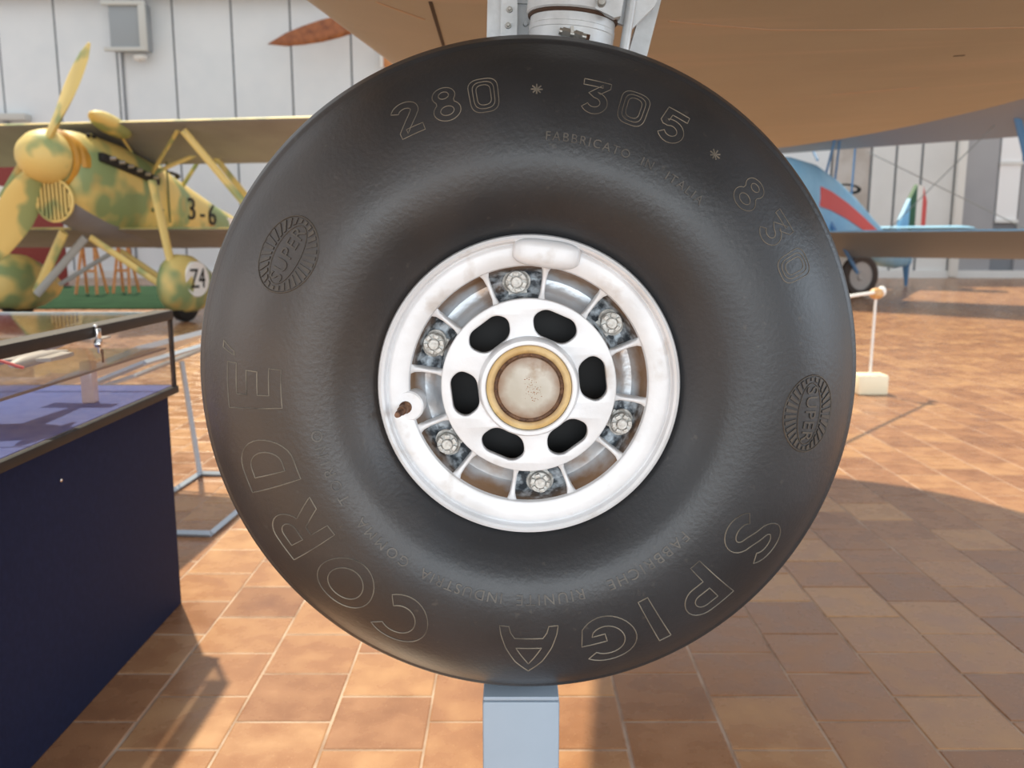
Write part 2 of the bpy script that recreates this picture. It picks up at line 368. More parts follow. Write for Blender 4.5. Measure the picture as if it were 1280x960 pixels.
# arc length table along the visible sidewall for the lettering
fine = catmull(half, 40)+should; sl = [0]
for a, b in zip(fine, fine[1:]): sl.append(sl[-1]+math.dist(a, b))
def s_of_r(r):
    for i in range(len(fine)-1):
        if fine[i][0] <= r <= fine[i+1][0]: return sl[i]+(r-fine[i][0])/(fine[i+1][0]-fine[i][0]+1e-9)*(sl[i+1]-sl[i])
    return sl[-1]
def surf(a, s, h):
    s = min(max(s, 0), sl[-1]-1e-6); lo, hi = 0, len(sl)-1
    while hi-lo > 1:
        m = (lo+hi)//2
        if sl[m] <= s: lo = m
        else: hi = m
    t = (s-sl[lo])/(sl[hi]-sl[lo]+1e-12); p = fine[lo]; q = fine[hi]
    tr, ty = q[0]-p[0], q[1]-p[1]; ln = sqrt(tr*tr+ty*ty)+1e-12
    r = p[0]+tr*t+(ty/ln)*h; y = p[1]+ty*t-(tr/ln)*h
    return (r*sin(a), y, r*cos(a))
def mapped(a0, r0, x, y, h): return surf(a0+x/r0, s_of_r(r0)+y, h)
def resample(lp, closed, d=.0035):
    out = []; n = len(lp)
    for i in range(n if closed else n-1):
        a = lp[i]; b = lp[(i+1) % n]; k = max(1, int(math.dist(a, b)/d))
        for q in range(k): out.append((a[0]+(b[0]-a[0])*q/k, a[1]+(b[1]-a[1])*q/k))
    if not closed: out.append(lp[-1])
    return out
def ridge(mb, lp, a0, r0, closed=True, w=.00085, h=.0008):
    lp = resample(lp, closed); n = len(lp); vs = []; fs = []
    for i, p in enumerate(lp):
        a = lp[i-1] if (closed or i > 0) else p; b = lp[(i+1) % n] if (closed or i < n-1) else p
        tx, ty = b[0]-a[0], b[1]-a[1]; l = sqrt(tx*tx+ty*ty)+1e-12; nx, ny = -ty/l, tx/l
        for o, hh in ((-w*1.3, -.0003), (-w*.4, h), (w*.4, h), (w*1.3, -.0003)):
            vs.append(mapped(a0, r0, p[0]+nx*o, p[1]+ny*o, hh))
    for i in range(n if closed else n-1):
        j = (i+1) % n
        for k in range(3): fs.append((i*4+k, j*4+k, j*4+k+1, i*4+k+1))
    mb.add(vs, fs)
def stroke(c, t):
    """outline of a thick open stroke"""
    L, Rr = [], []
    for i, p in enumerate(c):
        a = c[max(i-1, 0)]; b = c[min(i+1, len(c)-1)]
        d1 = V((p[0]-a[0], p[1]-a[1])); d2 = V((b[0]-p[0], b[1]-p[1]))
        d1 = d1.normalized() if d1.length > 1e-9 else d2.normalized(); d2 = d2.normalized() if d2.length > 1e-9 else d1
        n1 = V((-d1.y, d1.x)); n2 = V((-d2.y, d2.x)); m = (n1+n2).normalized(); k = t/2/max(.5, m.dot(n1))
        L.append((p[0]+m.x*k, p[1]+m.y*k)); Rr.append((p[0]-m.x*k, p[1]-m.y*k))
    return L+Rr[::-1]
t = .21
GL = {
 'S': [stroke(arc(.36, .73, .27, .20, 20, 235, 18)[:-1]+[(.28, .545), (.44, .46)]+arc(.36, .27, .28, .20, 50, -160, 18), t*.9)],
 'P': [[(0, 0), (t, 0), (t, .34), (.42, .34)]+arc(.42, .67, .30, .33, -90, 90)+[(0, 1)], [(t, .53), (.42, .53)]+arc(.42, .67, .13, .14, -90, 90)+[(t, .81)]],
 'I': [[(0, 0), (.19, 0), (.19, 1), (0, 1)]],
 'G': [arc(.48, .5, .48, .5, 42, 318, 26)+[(.90, .50), (.48, .50), (.48, .34), (.70, .34)]+arc(.48, .5, .29, .31, -50, -318, 22)],
 'A': [[(.5, 1.02), (.30, .74), (.14, .42), (.04, .16), (.0, 0), (.16, 0), (.20, .12), (.27, .22), (.73, .22), (.80, .12), (.84, 0), (1, 0), (.96, .16), (.86, .42), (.70, .74)], [(.5, .80), (.30, .42), (.70, .42)]],
 'C': [stroke(arc(.46, .5, .385, .40, 48, 312, 26), t)],
 'O': [circ(.48, .5, .48, .5), circ(.48, .5, .30, .31)],
 'R': [[(0, 0), (t, 0), (t, .34), (.36, .34), (.56, 0), (.80, 0), (.56, .38)]+arc(.42, .68, .30, .32, -62, 90)+[(0, 1)], [(t, .53), (.42, .53)]+arc(.42, .67, .13, .14, -90, 90)+[(t, .81)]],
 'D': [[(0, 0), (.36, 0)]+arc(.36, .5, .42, .5, -90, 90)+[(0, 1)], [(t, .20), (.36, .20)]+arc(.36, .5, .22, .30, -90, 90)+[(t, .80)]],
 'E': [[(0, 0), (.66, 0), (.66, .2), (t, .2), (t, .4), (.58, .4), (.58, .6), (t, .6), (t, .8), (.66, .8), (.66, 1), (0, 1)]],
 "'": [[(0, 0), (.10, .02), (.28, .42), (.12, .42)]],
 '2': [stroke(arc(.36, .70, .26, .20, 165, -20, 14)+[(.50, .50), (.13, .12), (.13, .10), (.70, .10)], .2)],
 '8': [arc(.36, .74, .29, .26, -38, 218, 18)+arc(.36, .28, .36, .28, 130, 410, 22), circ(.36, .75, .13, .11, n=20), circ(.36, .28, .18, .13, n=24)],
 '0': [round_poly([(0, 0), (.74, 0), (.74, 1), (0, 1)], .30, 7), round_poly([(.10, .10), (.64, .10), (.64, .90), (.10, .90)], .24, 6), round_poly([(.19, .2), (.55, .2), (.55, .8), (.19, .8)], .18, 6)],
 '3': [stroke([(.06, .90), (.64, .90), (.64, .86), (.36, .58)]+arc(.38, .32, .26, .23, 85, -150, 16), .19)],
 '5': [stroke([(.68, .90), (.18, .90), (.13, .56), (.15, .54)]+arc(.38, .34, .27, .24, 125, -150, 18), .19)],
}
def glyph(name, ch, adeg, r0, hgt, wide=1.0, parent=tyre, w=.00068, h=.0008, ysc=1.0):
    mb = MB(); pts = [p for lp in GL[ch] for p in lp]; cx = (min(p[0] for p in pts)+max(p[0] for p in pts))/2
    for lp in GL[ch]: ridge(mb, [((p[0]-cx)*hgt*wide, (p[1]-.5)*hgt*ysc) for p in lp], R(adeg), r0, True, w, h)
    return mb.build(name, rub_edge, parent, ang=50)
for ch, a in zip("SPIGACORDE", (123.6, 139.8, 151.5, 162.3, 180, 208.3, 223.3, 239, 254.5, 271)):
    glyph('raised_letter', ch, a, .318, .075, 1.0 if ch not in 'A' else 1.05)
glyph('raised_accent', "'", 278, .362, .050)
for ch, a in zip("280", (-23.9, -16.2, -8.8)): glyph('raised_digit', ch, a, .332, .043, 1, w=.0005, h=.0006)
for ch, a in zip("305", (12.3, 19.8, 28.0)): glyph('raised_digit', ch, a, .334, .043, 1, w=.0005, h=.0006)
for ch, a in zip("830", (47.6, 56.2, 64.3)): glyph('raised_digit', ch, a, .330, .043, 1, w=.0005, h=.0006)
for a in (1.2, 37.6):
    mb = MB()
    for k in range(4):
        q = R(k*45); ridge(mb, [(-.0065*cos(q), -.0065*sin(q)), (.0065*cos(q), .0065*sin(q))], R(a), .334, False, .0009, .0008)
    mb.build('raised_star', rub_edge, tyre, ang=50)
rub_w = mat('faint worn lettering rubber', (92, 88, 82), .5, 0, (66, 63, 60), 50, .4, .65)
def small_word(txt, a_mid, r0, size, spacing=1.25, h=.0010, mtl=None, name='raised_word', dy=0, parent=tyre):
    vs, fs = text_mesh(txt, size, .5, spacing)
    vs2 = [mapped(R(a_mid), r0, p.x, p.y+dy, -.0003 if p.z < 0 else h) for p in vs]
    return MB().add(vs2, fs).build(name, mtl or rub_w, parent, ang=40)
small_word('FABBRICATO', 12.8, .283, .0135, 1.25); small_word('IN', 26.6, .283, .0135, 1.2); small_word('ITALIA', 36.4, .283, .0135, 1.3)
small_word('FABBRICHE', 145, .247, .0185, 1.25); small_word('RIUNITE', 174, .247, .0185, 1.25)
small_word('INDUSTRIA', 199, .247, .0175, 1.2); small_word('GOMMA', 224, .247, .0175, 1.35); small_word('TORINO', 249.5, .247, .0185, 1.45)
def medallion(adeg, r0):
    a0 = R(adeg); mb = MB(); ro = .045
    ridge(mb, circ(0, 0, ro, ro*.78, n=48), a0, r0, True, .0010, .0012); ridge(mb, circ(0, 0, ro*.80, ro*.36, n=40), a0, r0, True, .0007, .0009)
    for k in range(30):
        q0, q1 = R(k*12-3.2), R(k*12+3.2); vs = []
        for q, in ((q0,), (q1,)):
            ri = 1/sqrt((cos(q)/(ro*.86))**2+(sin(q)/(ro*.54))**2)
            for rr in (ri, ro*.95): vs += [(rr*cos(q), rr*sin(q))]
        top = [mapped(a0, r0, x, y*.78, .0012) for x, y in vs]; bot = [mapped(a0, r0, x, y*.78, -.0003) for x, y in vs]
        mb.add(top+bot, [(0, 1, 3, 2), (0, 4, 5, 1), (1, 5, 7, 3), (3, 7, 6, 2), (2, 6, 4, 0)])
    o = mb.build('maker_medallion', rub_m, tyre, ang=40)
    return o
rub_m = mat('medallion rubber', (66, 60, 54), .5, 0, (84, 76, 66), 40, .4, .7)
for a, r0 in ((300.0, .312), (94.6, .324)):
    medallion(a, r0); small_word('SUPER', a, r0, .022, 1.1, .0011, rub_m, 'medallion_word')

# ---- rim (silver alloy)
yF = -.095
rimp = [(.150, -.055), (.168, -.060), (.1745, -.078), (.1785, -.0905), (.1788, -.0965), (.1772, -.1005), (.1740, -.1018), (.1712, -.0998), (.1702, -.0950), (.1694, -.0915), (.1680, -.0905), (.1668, -.0918),
        (.1630, -.0928), (.1455, -.0908), (.1430, -.0895), (.1418, -.0865), (.1412, -.0780), (.1405, -.050)]
rim = MB().lathe(rimp, 160).build('rim', silver, wheel, OFF, ang=40); rim['label'] = 'silver painted outer rim flange'
bossm = MB().lathe([(0, -.0915), (.0165, -.0915), (.0185, -.0900), (.0192, -.0860), (.0195, -.058)], 32)
va = R(260.6); boss = bossm.build('valve_boss', silver, rim, (.146*sin(va), 0, .146*cos(va)))
stem = MB().lathe([(0, -.113), (.0032, -.113), (.0040, -.110), (.0040, -.103), (.0055, -.102), (.0058, -.094), (.0075, -.093), (.0075, -.088)], 16)
stem.v = [(x+(y+.088)*.35, y, z+(y+.088)*.25) for x, y, z in stem.v]
stem.build('valve_stem', rust, rim, (.1475*sin(va), 0, .1475*cos(va)))
wq = R(7.2); wt = MB().ellipsoid((0, 0, 0), (.0395, .014, .0165), 48, 20, p=.62)
wt.build('balance_weight', silver, rim, (.1575*sin(wq), -.0955, .1575*cos(wq)), (0, wq, 0))
# pocket floors, twelve sectors: six plain, six with corroded metal and a bolt
pk = [(.1416, -.0835), (.1385, -.0720), (.1335, -.0620), (.1265, -.0570), (.1180, -.0570), (.1100, -.0620), (.1040, -.0760)]
B0 = -6.8
for k in range(12):
    a = R(B0-15+30*k)
    MB().lathe(pk, 14, a, a+R(30)).build('pocket', pocket_d if k % 2 == 0 else pocket_m, wheel, OFF)
rb = MB(); 
ringz = []
for r, wd in ((.1005, .0075), (.1045, .0040), (.111, .0024), (.128, .0024), (.137, .0034), (.1430, .0065)):
    yt = -.0865+.0050*sin(pi*(r-.1005)/.0425)
    ringz.append([(-wd, -.060, r), (-wd, yt+.0012, r), (-wd*.55, yt, r), (wd*.55, yt, r), (wd, yt+.0012, r), (wd, -.060, r)])
rb.loft(ringz)
r0o = rb.build('rib', silver, wheel, OFF, (0, R(B0-15), 0), ang=50)
for k in range(1, 12):
    o = r0o.copy(); COL.objects.link(o); o.parent = wheel; o.rotation_euler = (0, R(B0-15+30*k), 0)
# inner disc with six kidney holes
loops = [circ(0, 0, .1045, n=96), circ(0, 0, .050, n=64)]
for k in range(6):
    a = R(23.2+60*k)
    kp = round_poly([(-.0290, .0790), (-.0190, .0925), (.0190, .0925), (.0290, .0790), (.0185, .0605), (-.0185, .0605)], [.013, .012, .012, .013, .011, .011], 6)
    loops.append([(x*cos(a)+y*sin(a), -x*sin(a)+y*cos(a)) for x, y in kp])
disc = fill2d(loops, .012, .0016, 2).build('disc', silver, wheel, (0, -.0835, RT), ang=40); disc['label'] = 'silver inner disc with six kidney shaped holes'
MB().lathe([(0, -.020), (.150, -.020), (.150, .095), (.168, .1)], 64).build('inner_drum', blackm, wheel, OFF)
MB().lathe([(.048, -.080), (.0605, -.0885), (.0592, -.0960), (.0575, -.1030), (.0560, -.1045), (.0520, -.1045), (.0508, -.1030), (.0505, -.095)], 96).build('hub_ring', silver, wheel, OFF)
cap = MB().lathe([(.0505, -.098), (.0500, -.1012), (.0480, -.1020), (.0428, -.1022), (.0410, -.1012)], 96).build('hub_cap', cap_y, wheel, OFF)
cap['label'] = 'ochre hub cap with brown stained groove'
MB().lathe([(.0412, -.1016), (.0404, -.0990), (.0376, -.0988), (.0362, -.1008)], 96).build('groove', cap_dark, cap)
MB().lathe([(.0368, -.1006), (.0360, -.1018), (.0300, -.1028), (.0150, -.1036), (0, -.1038)], 96).build('centre_plate', cap_in, cap)
for a in (2, 65, 95, 130, 178, 222, 262, 297, 325):
    q = R(a+random.uniform(-8, 8)); MB().ellipsoid((.0392*sin(q), -.1012, .0392*cos(q)), (.0012, .0010, .0013), 8, 6).build('stain_pit', cap_dark, cap)
pit = MB().ellipsoid((0, 0, 0), (.00062, .0003, .00055), 6, 4); pme = None
for k in range(70):
    x = random.gauss(.0050, .0045); z = random.gauss(-.003, .0072)-x*.35+.002
    if abs(x-.005) > .011 or abs(z) > .018: continue
    if pme is None: o = pit.build('rust_speck', mat('rust speck', (150, 104, 70), .7), cap, (x, -.1036, z)); pme = o
    else: o = pme.copy(); COL.objects.link(o); o.parent = cap; o.location = (x, -.1036+abs(x)*.01, z)
    sc = random.uniform(.6, 1.4); o.scale = (sc, 1, sc)
# castle nuts with lock rings
for k in range(6):
    a = R(B0+60*k); rr = .1235
    base = (rr*sin(a), 0, RT+rr*cos(a))
    lk = MB().lathe([(.0085, -.0655), (.0128, -.0655), (.0128, -.0690), (.0112, -.0700), (.0100, -.0690)], 28)
    for s_ in (1, -1): lk.box((0, -.0655, s_*.0125), (.017, .004, .0055), bev=.0008)
    n = MB().lathe([(0, -.0800), (.0040, -.0800), (.0048, -.0790), (.0048, -.0740), (.0092, -.0740), (.0096, -.0730), (.0098, -.0620)], 24)
    for q in range(6):
        b = R(60*q+random.uniform(-4, 4)+17*k)
        n.box((.0070*sin(b), -.0762, .0070*cos(b)), (.0046, .0050, .0034), V((0, 1, 0)).rotation_difference(V((0, 1, 0))).to_matrix() @ M4.Rotation(b, 3, 'Y'), .0005)
    n.v = [(x*1.35, y, z*1.35) for x, y, z in n.v]; lk.v = [(x*1.32, y+.004, z*1.12) for x, y, z in lk.v]
    no = n.build('castle_nut', nut_m, wheel, base, (0, a, 0)); lk.build('lock_plate', pocket_d if k == 99 else nut_m, no)

# ================================================================== LANDING GEAR LEG
leg = wheel
def LW(px, py, D): return P(px, py, D)-leg.location
ax = (LW(735, -130, 1.17)-LW(716, 60, 1.17)).normalized()
rotz = V((0, 0, 1)).rotation_difference(ax).to_matrix()
def cyl(name, px, py, D, r, z0, z1, m, prof=None, n=48, par=leg):
    c = LW(px, py, D); pr = prof or [(0, z0), (r*.97, z0), (r, z0+.002), (r, z1-.002), (r*.97, z1), (0, z1)]
    mtx = M4.Translation(c) @ rotz.to_4x4() @ M4.Rotation(pi/2, 4, 'X')   # lathe y -> z
    return MB().lathe(pr, n, mtx=mtx).build(name, m, par)
o1 = cyl('oleo_cylinder', 714, 45, 1.17, .0545, -.02, .03, alu)
cyl('upper_cylinder', 714, 45, 1.17, .0600, .021, .40, alu)
cyl('grime_band', 714, 45, 1.17, .0578, .017, .0215, mat('dark grease line', (74, 52, 38), .7))
hc = cyl('clamp_band', 714, 45, 1.17, .0552, -.001, .0085, alu)
sc = LW(716, 43, 1.112)
MB().tube([sc+V((-.0165, 0, .004)), sc+V((.0165, 0, -.0035))], .0042, 12).tube([sc+V((-.013, 0, .0035)), sc+V((-.003, 0, .001))], .0055, 6).tube([sc+V((.002, 0, .0005)), sc+V((.0115, 0, -.0025))], .0052, 6).box(sc+V((-.001, 0, .0040)), (.004, .008, .010)).build('clamp_screw', grey_alu, hc)
MB().tube([sc+V((.0165, 0, -.0035)), sc+V((.0205, 0, -.0045))], .0042, 8).build('clamp_screw_end', rust, hc)
def slab(name, q, D, th, m, par=leg, bev=.0015):
    """flat metal plate with real thickness from four or more corners"""
    f = [LW(x, y, D) for x, y in q]; b = [p+V((0, th, 0)) for p in f]; k = len(f)
    return MB().add(f+b, [tuple(range(k))[::-1], tuple(range(k, 2*k))]+[(i, (i+1) % k, k+(i+1) % k, k+i) for i in range(k)]).build(name, m, par, smooth=False)
lp = slab('fork_plate', [(607, 110), (626, 110), (632, -170), (613, -170)], 1.21, .05, alu)
st = slab('bolted_strip', [(624, 110), (645, 110), (650, -170), (630, -170)], 1.195, .05, alu)
slab('channel_wall', [(645, 110), (668, 110), (670, -170), (650, -170)], 1.225, .03, alu)
for y in (12, 32): 
    c = LW(637-(y-12)*.09, y, 1.193); mm = M4.Translation(c)
    MB().lathe([(0, -.006), (.0018, -.006), (.0028, -.004), (.0036, -.004), (.0040, -.0015), (.0040, .002)], 12, mtx=mm).build('bolt', grey_alu, st)
MB().lathe([(0, -.003), (.003, -.003), (.004, .002)], 12, mtx=M4.Translation(LW(657, 30, 1.224))).build('rivet', alu, leg)
for k in range(5): MB().ellipsoid(LW(662-k*.2, 2-k*6, 1.215), (.002, .002, .0018), 8, 5).build('rivet', alu, leg)
slab('torque_bracket', [(738, 8), (752, 14), (768, 22), (776, 20), (790, -60), (742, -60)], 1.115, .012, alu)
MB().lathe([(0, -.006), (.004, -.006), (.0055, -.003), (.0055, .003)], 14, mtx=M4.Translation(LW(752, 3, 1.112))).build('bolt', grey_alu, leg)
slab('gusset_plate', [(762, 24), (790, 36), (818, 8), (850, -60), (790, -60)], 1.16, .010, alu)
MB().tube([LW(772, 110, 1.15), LW(782, 50, 1.15), LW(789, 5, 1.15), LW(802, -110, 1.15)], .0062, 12).build('brake_pipe', alu, leg)
slab('side_brace', [(770, 120), (796, 120), (824, 10), (842, -60), (872, -170), (850, -170), (822, -60), (802, 10)], 1.20, .028, alu)
slab('rear_fork_arm', [(640, 0), (770, 0), (720, 470), (680, 470)], 1.262, .03, alu)
MB().tube([V((WX, 1.12, WZ))-leg.location, V((WX, 1.31, WZ+.005))-leg.location], .03, 20).build('axle', alu, leg)
slab('fork_crown', [(610, 2), (800, 12), (795, -110), (612, -110)], 1.22, .075, alu)

# ================================================================== WING OVERHEAD
wing = wheel
ZW = 1.672
def wing_edges(y):
    le = -.474+(y-2.126)*.14; te = 2.02
    yt = 5.28
    if y > 3.2:
        q = min(1, (y-3.2)/(yt-3.2)); k = sqrt(max(0, 1-q**2.6)); mid = .86
        le = mid+(le-mid)*k; te = mid+(te-mid)*k
    return le, te
NP = 26
def section(y):
    le, te = wing_edges(y); c = te-le; pts = []
    th = .15*c
    xs = [(1-cos(pi*i/NP))/2 for i in range(NP+1)]
    def thick(x): return 5*(.2969*sqrt(x)-.126*x-.3516*x*x+.2843*x**3-.1036*x**4)
    low = [(x, -thick(x)*.45*th) for x in xs]; up = [(x, thick(x)*1.5*th) for x in xs]
    base = ZW+.45*th*.5
    dy = 0
    return [V((le+x*c, y, base+z+dy))-wing.location for x, z in low]+[V((le+x*c, y, base+z+dy))-wing.location for x, z in up[::-1][1:-1]]
ys = [-1.6, -.5, .5, 1.2, 1.8, 2.4, 3.0, 3.4, 3.8, 4.2, 4.5, 4.75, 4.95, 5.1, 5.2, 5.25, 5.275]
skin = MB().loft([section(y) for y in ys]).build('wing', fabric, wing, ang=70); skin['label'] = 'broad brown fabric covered wing'
def low_z(x, y):
    s = section(y); best = None
    for a, b in zip(s[:NP+1], s[1:NP+1]):
        if a.x-1e-9 <= x-wing.location.x <= b.x+1e-9: 
            tt = (x-wing.location.x-a.x)/(b.x-a.x+1e-9); return a.z+(b.z-a.z)*tt+wing.location.z
    return ZW
def strip(name, pts, wd, m, h=.003):
    vs = []; fs = []
    for i, (x, y) in enumerate(pts):
        a = V(pts[max(i-1, 0)]).to_2d(); b = V(pts[min(i+1, len(pts)-1)]).to_2d(); d = (b-a).normalized(); n = V((-d.y, d.x))
        for sgn in (-1, 1):
            X, Y = x+n.x*wd*sgn, y+n.y*wd*sgn; z = low_z(X, Y)
            vs += [V((X, Y, z+.002))-wing.location, V((X, Y, z-h))-wing.location]
    for i in range(len(pts)-1):
        o = i*4; fs += [(o+1, o+5, o+7, o+3), (o, o+4, o+5, o+1), (o+2, o+3, o+7, o+6)]
    fs += [(0, 1, 3, 2), (len(vs)-4, len(vs)-2, len(vs)-1, len(vs)-3)]
    return MB().add(vs, fs).build(name, m, skin, smooth=False)
def onwing(px, py):
    u, v = (px-640)/FPX, (py-480)/FPX; d = V((u, cos(PITCH)-v*sin(PITCH), -sin(PITCH)-v*cos(PITCH))); z = ZW
    for _ in range(6):
        p = V((0, 0, CAMH))+d*((z-CAMH)/d.z); z = low_z(p.x, p.y)
    return p.x, p.y
def line_on(a, b, n=10): return [(a[0]+(b[0]-a[0])*i/n, a[1]+(b[1]-a[1])*i/n) for i in range(n+1)]
strip('open_seam', line_on(onwing(538, 2), onwing(556, 62)), .004, seam, .0015)
strip('seam_tape', line_on(onwing(836, 26), onwing(960, 37))+line_on(onwing(960, 37), onwing(1279, 34))[1:], .0035, tape, .0012)
strip('seam_tape', line_on(onwing(470, 2), onwing(530, 24)), .003, tape, .0012)
strip('wing_slit', line_on(onwing(1192, 70), onwing(1206, 69), 3), .004, seam, .0012)
strip('seam_tape', line_on(onwing(1040, 118), onwing(1150, 109), 6), .006, tape, .0012)

# ================================================================== BLUE STAND POST
post = empty('wheel_stand', 'pale blue metal stand post holding up the raised wheel', 'stand', (WX-.008, YM+.0, 0))
MB().box((0, 0, .300), (.102, .09, .595), bev=.004).build('post', post_b, post)
MB().box((0, 0, .006), (.34, .34, .012), bev=.003).build('base_plate', post_b, post)
MB().box((0, 0, .602), (.10, .09, .006), bev=.002).build('saddle', post_b, post)
for sx in (-1, 1): MB().lathe([(0, .022), (.010, .022), (.010, .012), (0, .012)], 6, mtx=M4.Rotation(pi/2, 4, 'X').to_4x4() @ M4.Identity(4)).build('anchor_bolt', grey_alu, post, (sx*.13, 0, 0))

# ================================================================== DISPLAY CASE
CX, CY0, CY1, CW = -1.085, 1.05, 2.76, .95
ZB, ZT = .735, .968
case = empty('display_case', 'glass display case with dark bronze frame on navy cloth plinth', 'display case', (CX-CW/2, (CY0+CY1)/2, 0))
def CB(name, a, b, m, par=case, bev=0, **k):
    a = V(a); b = V(b); return MB().box((a+b)/2-case.location, (abs(b.x-a.x), abs(b.y-a.y), abs(b.z-a.z)), bev=bev).build(name, m, par, **k)
XL = CX-CW
CB('plinth', (XL+.03, CY0+.03, 0), (CX-.022, CY1-.022, ZB-.02), cloth, bev=.004)
CB('lining', (XL+.01, CY0+.01, ZB-.02), (CX-.012, CY1-.012, ZB+.004), cloth_t)
fr = .03
for nm, a, b in [('bottom_rail', (CX-fr*.6, CY0, ZB-.022), (CX+.006, CY1, ZB+.002)), ('bottom_rail', (XL, CY0, ZB-.03), (XL+fr, CY1, ZB+.006)),
                 ('bottom_rail', (XL+fr, CY1-fr*.6, ZB-.030), (CX-fr*.6, CY1+.004, ZB+.004)), ('bottom_rail', (XL+fr, CY0-.004, ZB-.03), (CX-fr*.6, CY0+fr*.6, ZB+.004))]:
    CB(nm, a, b, bronze, bev=.003)
for nm, a, b in [('top_rail', (CX-.055, CY0, ZT-.018), (CX+.003, CY1, ZT+.012)), ('top_rail', (XL, CY0, ZT-.010), (XL+.055, CY1, ZT+.010)), ('top_rail', (XL+.055, CY0, ZT-.01), (CX-.055, CY0+.055, ZT+.01))]:
    CB(nm, a, b, bronze, bev=.003)
CB('back_glass_edge', (XL+.055, CY1-.010, ZT-.004), (CX-.055, CY1, ZT+.006), mat('pale glass edge', (196, 206, 206), .2))
for x in (CX-.012, XL+.002):
    for y in (CY0+.002, CY1-.014): CB('corner_post', (x, y, ZB), (x+.012, y+.012, ZT), bronze if y > 2 else bronze)
CB('side_pane', (CX-.006, CY0+.014, ZB+.004), (CX-.002, CY1-.014, ZT-.010), glassm)
CB('side_pane', (XL+.002, CY0+.014, ZB+.004), (XL+.006, CY1-.014, ZT-.010), glassm)
CB('back_pane', (XL+.014, CY1-.006, ZB+.004), (CX-.014, CY1-.002, ZT-.010), glassm)
CB('front_pane', (XL+.014, CY0+.002, ZB+.004), (CX-.014, CY0+.006, ZT-.010), glassm)
CB('lid_pane', (XL+.05, CY0+.05, ZT+.000), (CX-.05, CY1-.012, ZT+.005), glassm)
lk = CX+.004; ly = 2.235
lo_ = CB('lock', (lk, ly-.011, ZT-.020), (lk+.010, ly+.011, ZT+.006), bright, bev=.002)
MB().lathe([(0, -.016), (.009, -.015), (.011, -.010), (.011, 0)], 18, mtx=M4.Rotation(pi/2, 4, 'Z')).build('lock_barrel', bright, lo_, V((lk+.004, ly-.012, ZT-.032))-case.location)
CB('lock_tongue', (lk, ly+.002, ZT-.060), (lk+.006, ly+.014, ZT-.014), bright, par=lo_, bev=.001)
CB('key', (lk+.006, ly+.008, ZT-.085), (lk+.009, ly+.016, ZT-.050), rust, par=lo_, bev=.001)
MB().ellipsoid(V((CX+.004, ly, ZT+.012))-case.location, (.006, .006, .005), 10, 6).build('lock_screw', bright, lo_)
MB().ellipsoid(V((CX-.020, 2.05, .62))-case.location, (.003, .005, .005), 8, 6).build('stud', bright, case)
# contents of the case: a grey model on an acrylic stand
mdl = empty('model_aircraft', 'grey model aircraft lying on the clear shelf of the display case', 'model', (-1.275, 2.24, ZB+.1285)); mdl.scale = (.75, .95, .52)
fus = MB(); secs = []
for yy, rr in ((-.36, .012), (-.33, .03), (-.25, .042), (-.05, .045), (.15, .032), (.33, .012)):
    secs.append([(rr*cos(2*pi*k/14), yy, .105+rr*1.05*sin(2*pi*k/14)) for k in range(14)])
fus.loft(secs).build('fuselage', model_g, mdl)
def plate(poly, z, th):
    n = len(poly); return MB().add([(x, y, z) for x, y in poly]+[(x, y, z+th) for x, y in poly], [tuple(range(n))[::-1], tuple(range(n, 2*n))]+[(i, (i+1) % n, n+(i+1) % n, n+i) for i in range(n)])
plate([(-.42, -.16), (0, -.20), (.20, -.16), (.21, -.10), (.20, -.04), (0, .02), (-.42, -.04)], .085, .016).build('wing', model_g, mdl)
plate([(-.13, .24), (.13, .24), (.13, .30), (-.13, .32)], .105, .008).build('tailplane', model_g, mdl)
MB().box((0, .28, .145), (.008, .09, .08), bev=.003).build('fin', model_g, mdl)
for sx in (-.13, .13): MB().tube([(sx, -.24, .09), (sx, -.20, .09), (sx, -.05, .09), (sx, .03, .09)], [.012, .028, .026, .008], 12).build('engine', model_g, mdl)
for sx in (-.13, .0, .13): MB().box((sx, -.37 if sx == 0 else -.25, .10), (.10, .006, .012), M4.Rotation(R(25), 3, 'Y'), .002).build('propeller', redp if sx else model_g, mdl)
ab = MB().box((0, 0, .0595), (.034, .034, .119), bev=.002).build('acrylic_block', acry, None, (-1.215, 2.45, ZB+.0045)); tag(ab, 'small pink tinted acrylic block standing inside the display case', 'block')
sh = empty('glass_shelf', 'clear shelf with dark edge resting on the block inside the display case', 'shelf', (-1.32, 2.0, ZB+.1235))
MB().box((0, 0, .003), (.44, 1.44, .005)).build('pane', glassm, sh); MB().box((.222, 0, .003), (.004, 1.44, .006)).build('edge', mat('dark acrylic edge', (96, 84, 84), .3), sh)
# ================================================================== LECTERN
lec = empty('reading_lectern', 'blue grey tubular lectern with sloping panel behind the display case', 'lectern', (-1.45, 3.85, 0))
def LT(name, pts, r=.014, m=lect): return MB().tube([V(p)-lec.location for p in pts], r, 4).build(name, m, lec, smooth=False)
A, B, C_, D_ = (-1.235, 3.39, .014), (-1.185, 4.29, .014), (-1.61, 4.32, .014), (-1.66, 3.42, .014)
for nm, a, b in (('foot_bar', A, B), ('foot_bar', B, C_), ('foot_bar', C_, D_), ('foot_bar', D_, A)): LT(nm, [a, b])
LT('leg', [C_, (-1.66, 4.30, .60)]); LT('leg', [D_, (-1.70, 3.44, .585)])
pa = [V((-1.48, 3.40, .765)), V((-1.43, 4.34, .765)), V((-1.95, 4.38, .56)), V((-2.00, 3.44, .56))]
nrm = (pa[1]-pa[0]).cross(pa[2]-pa[1]).normalized(); nrm = nrm if nrm.z > 0 else -nrm
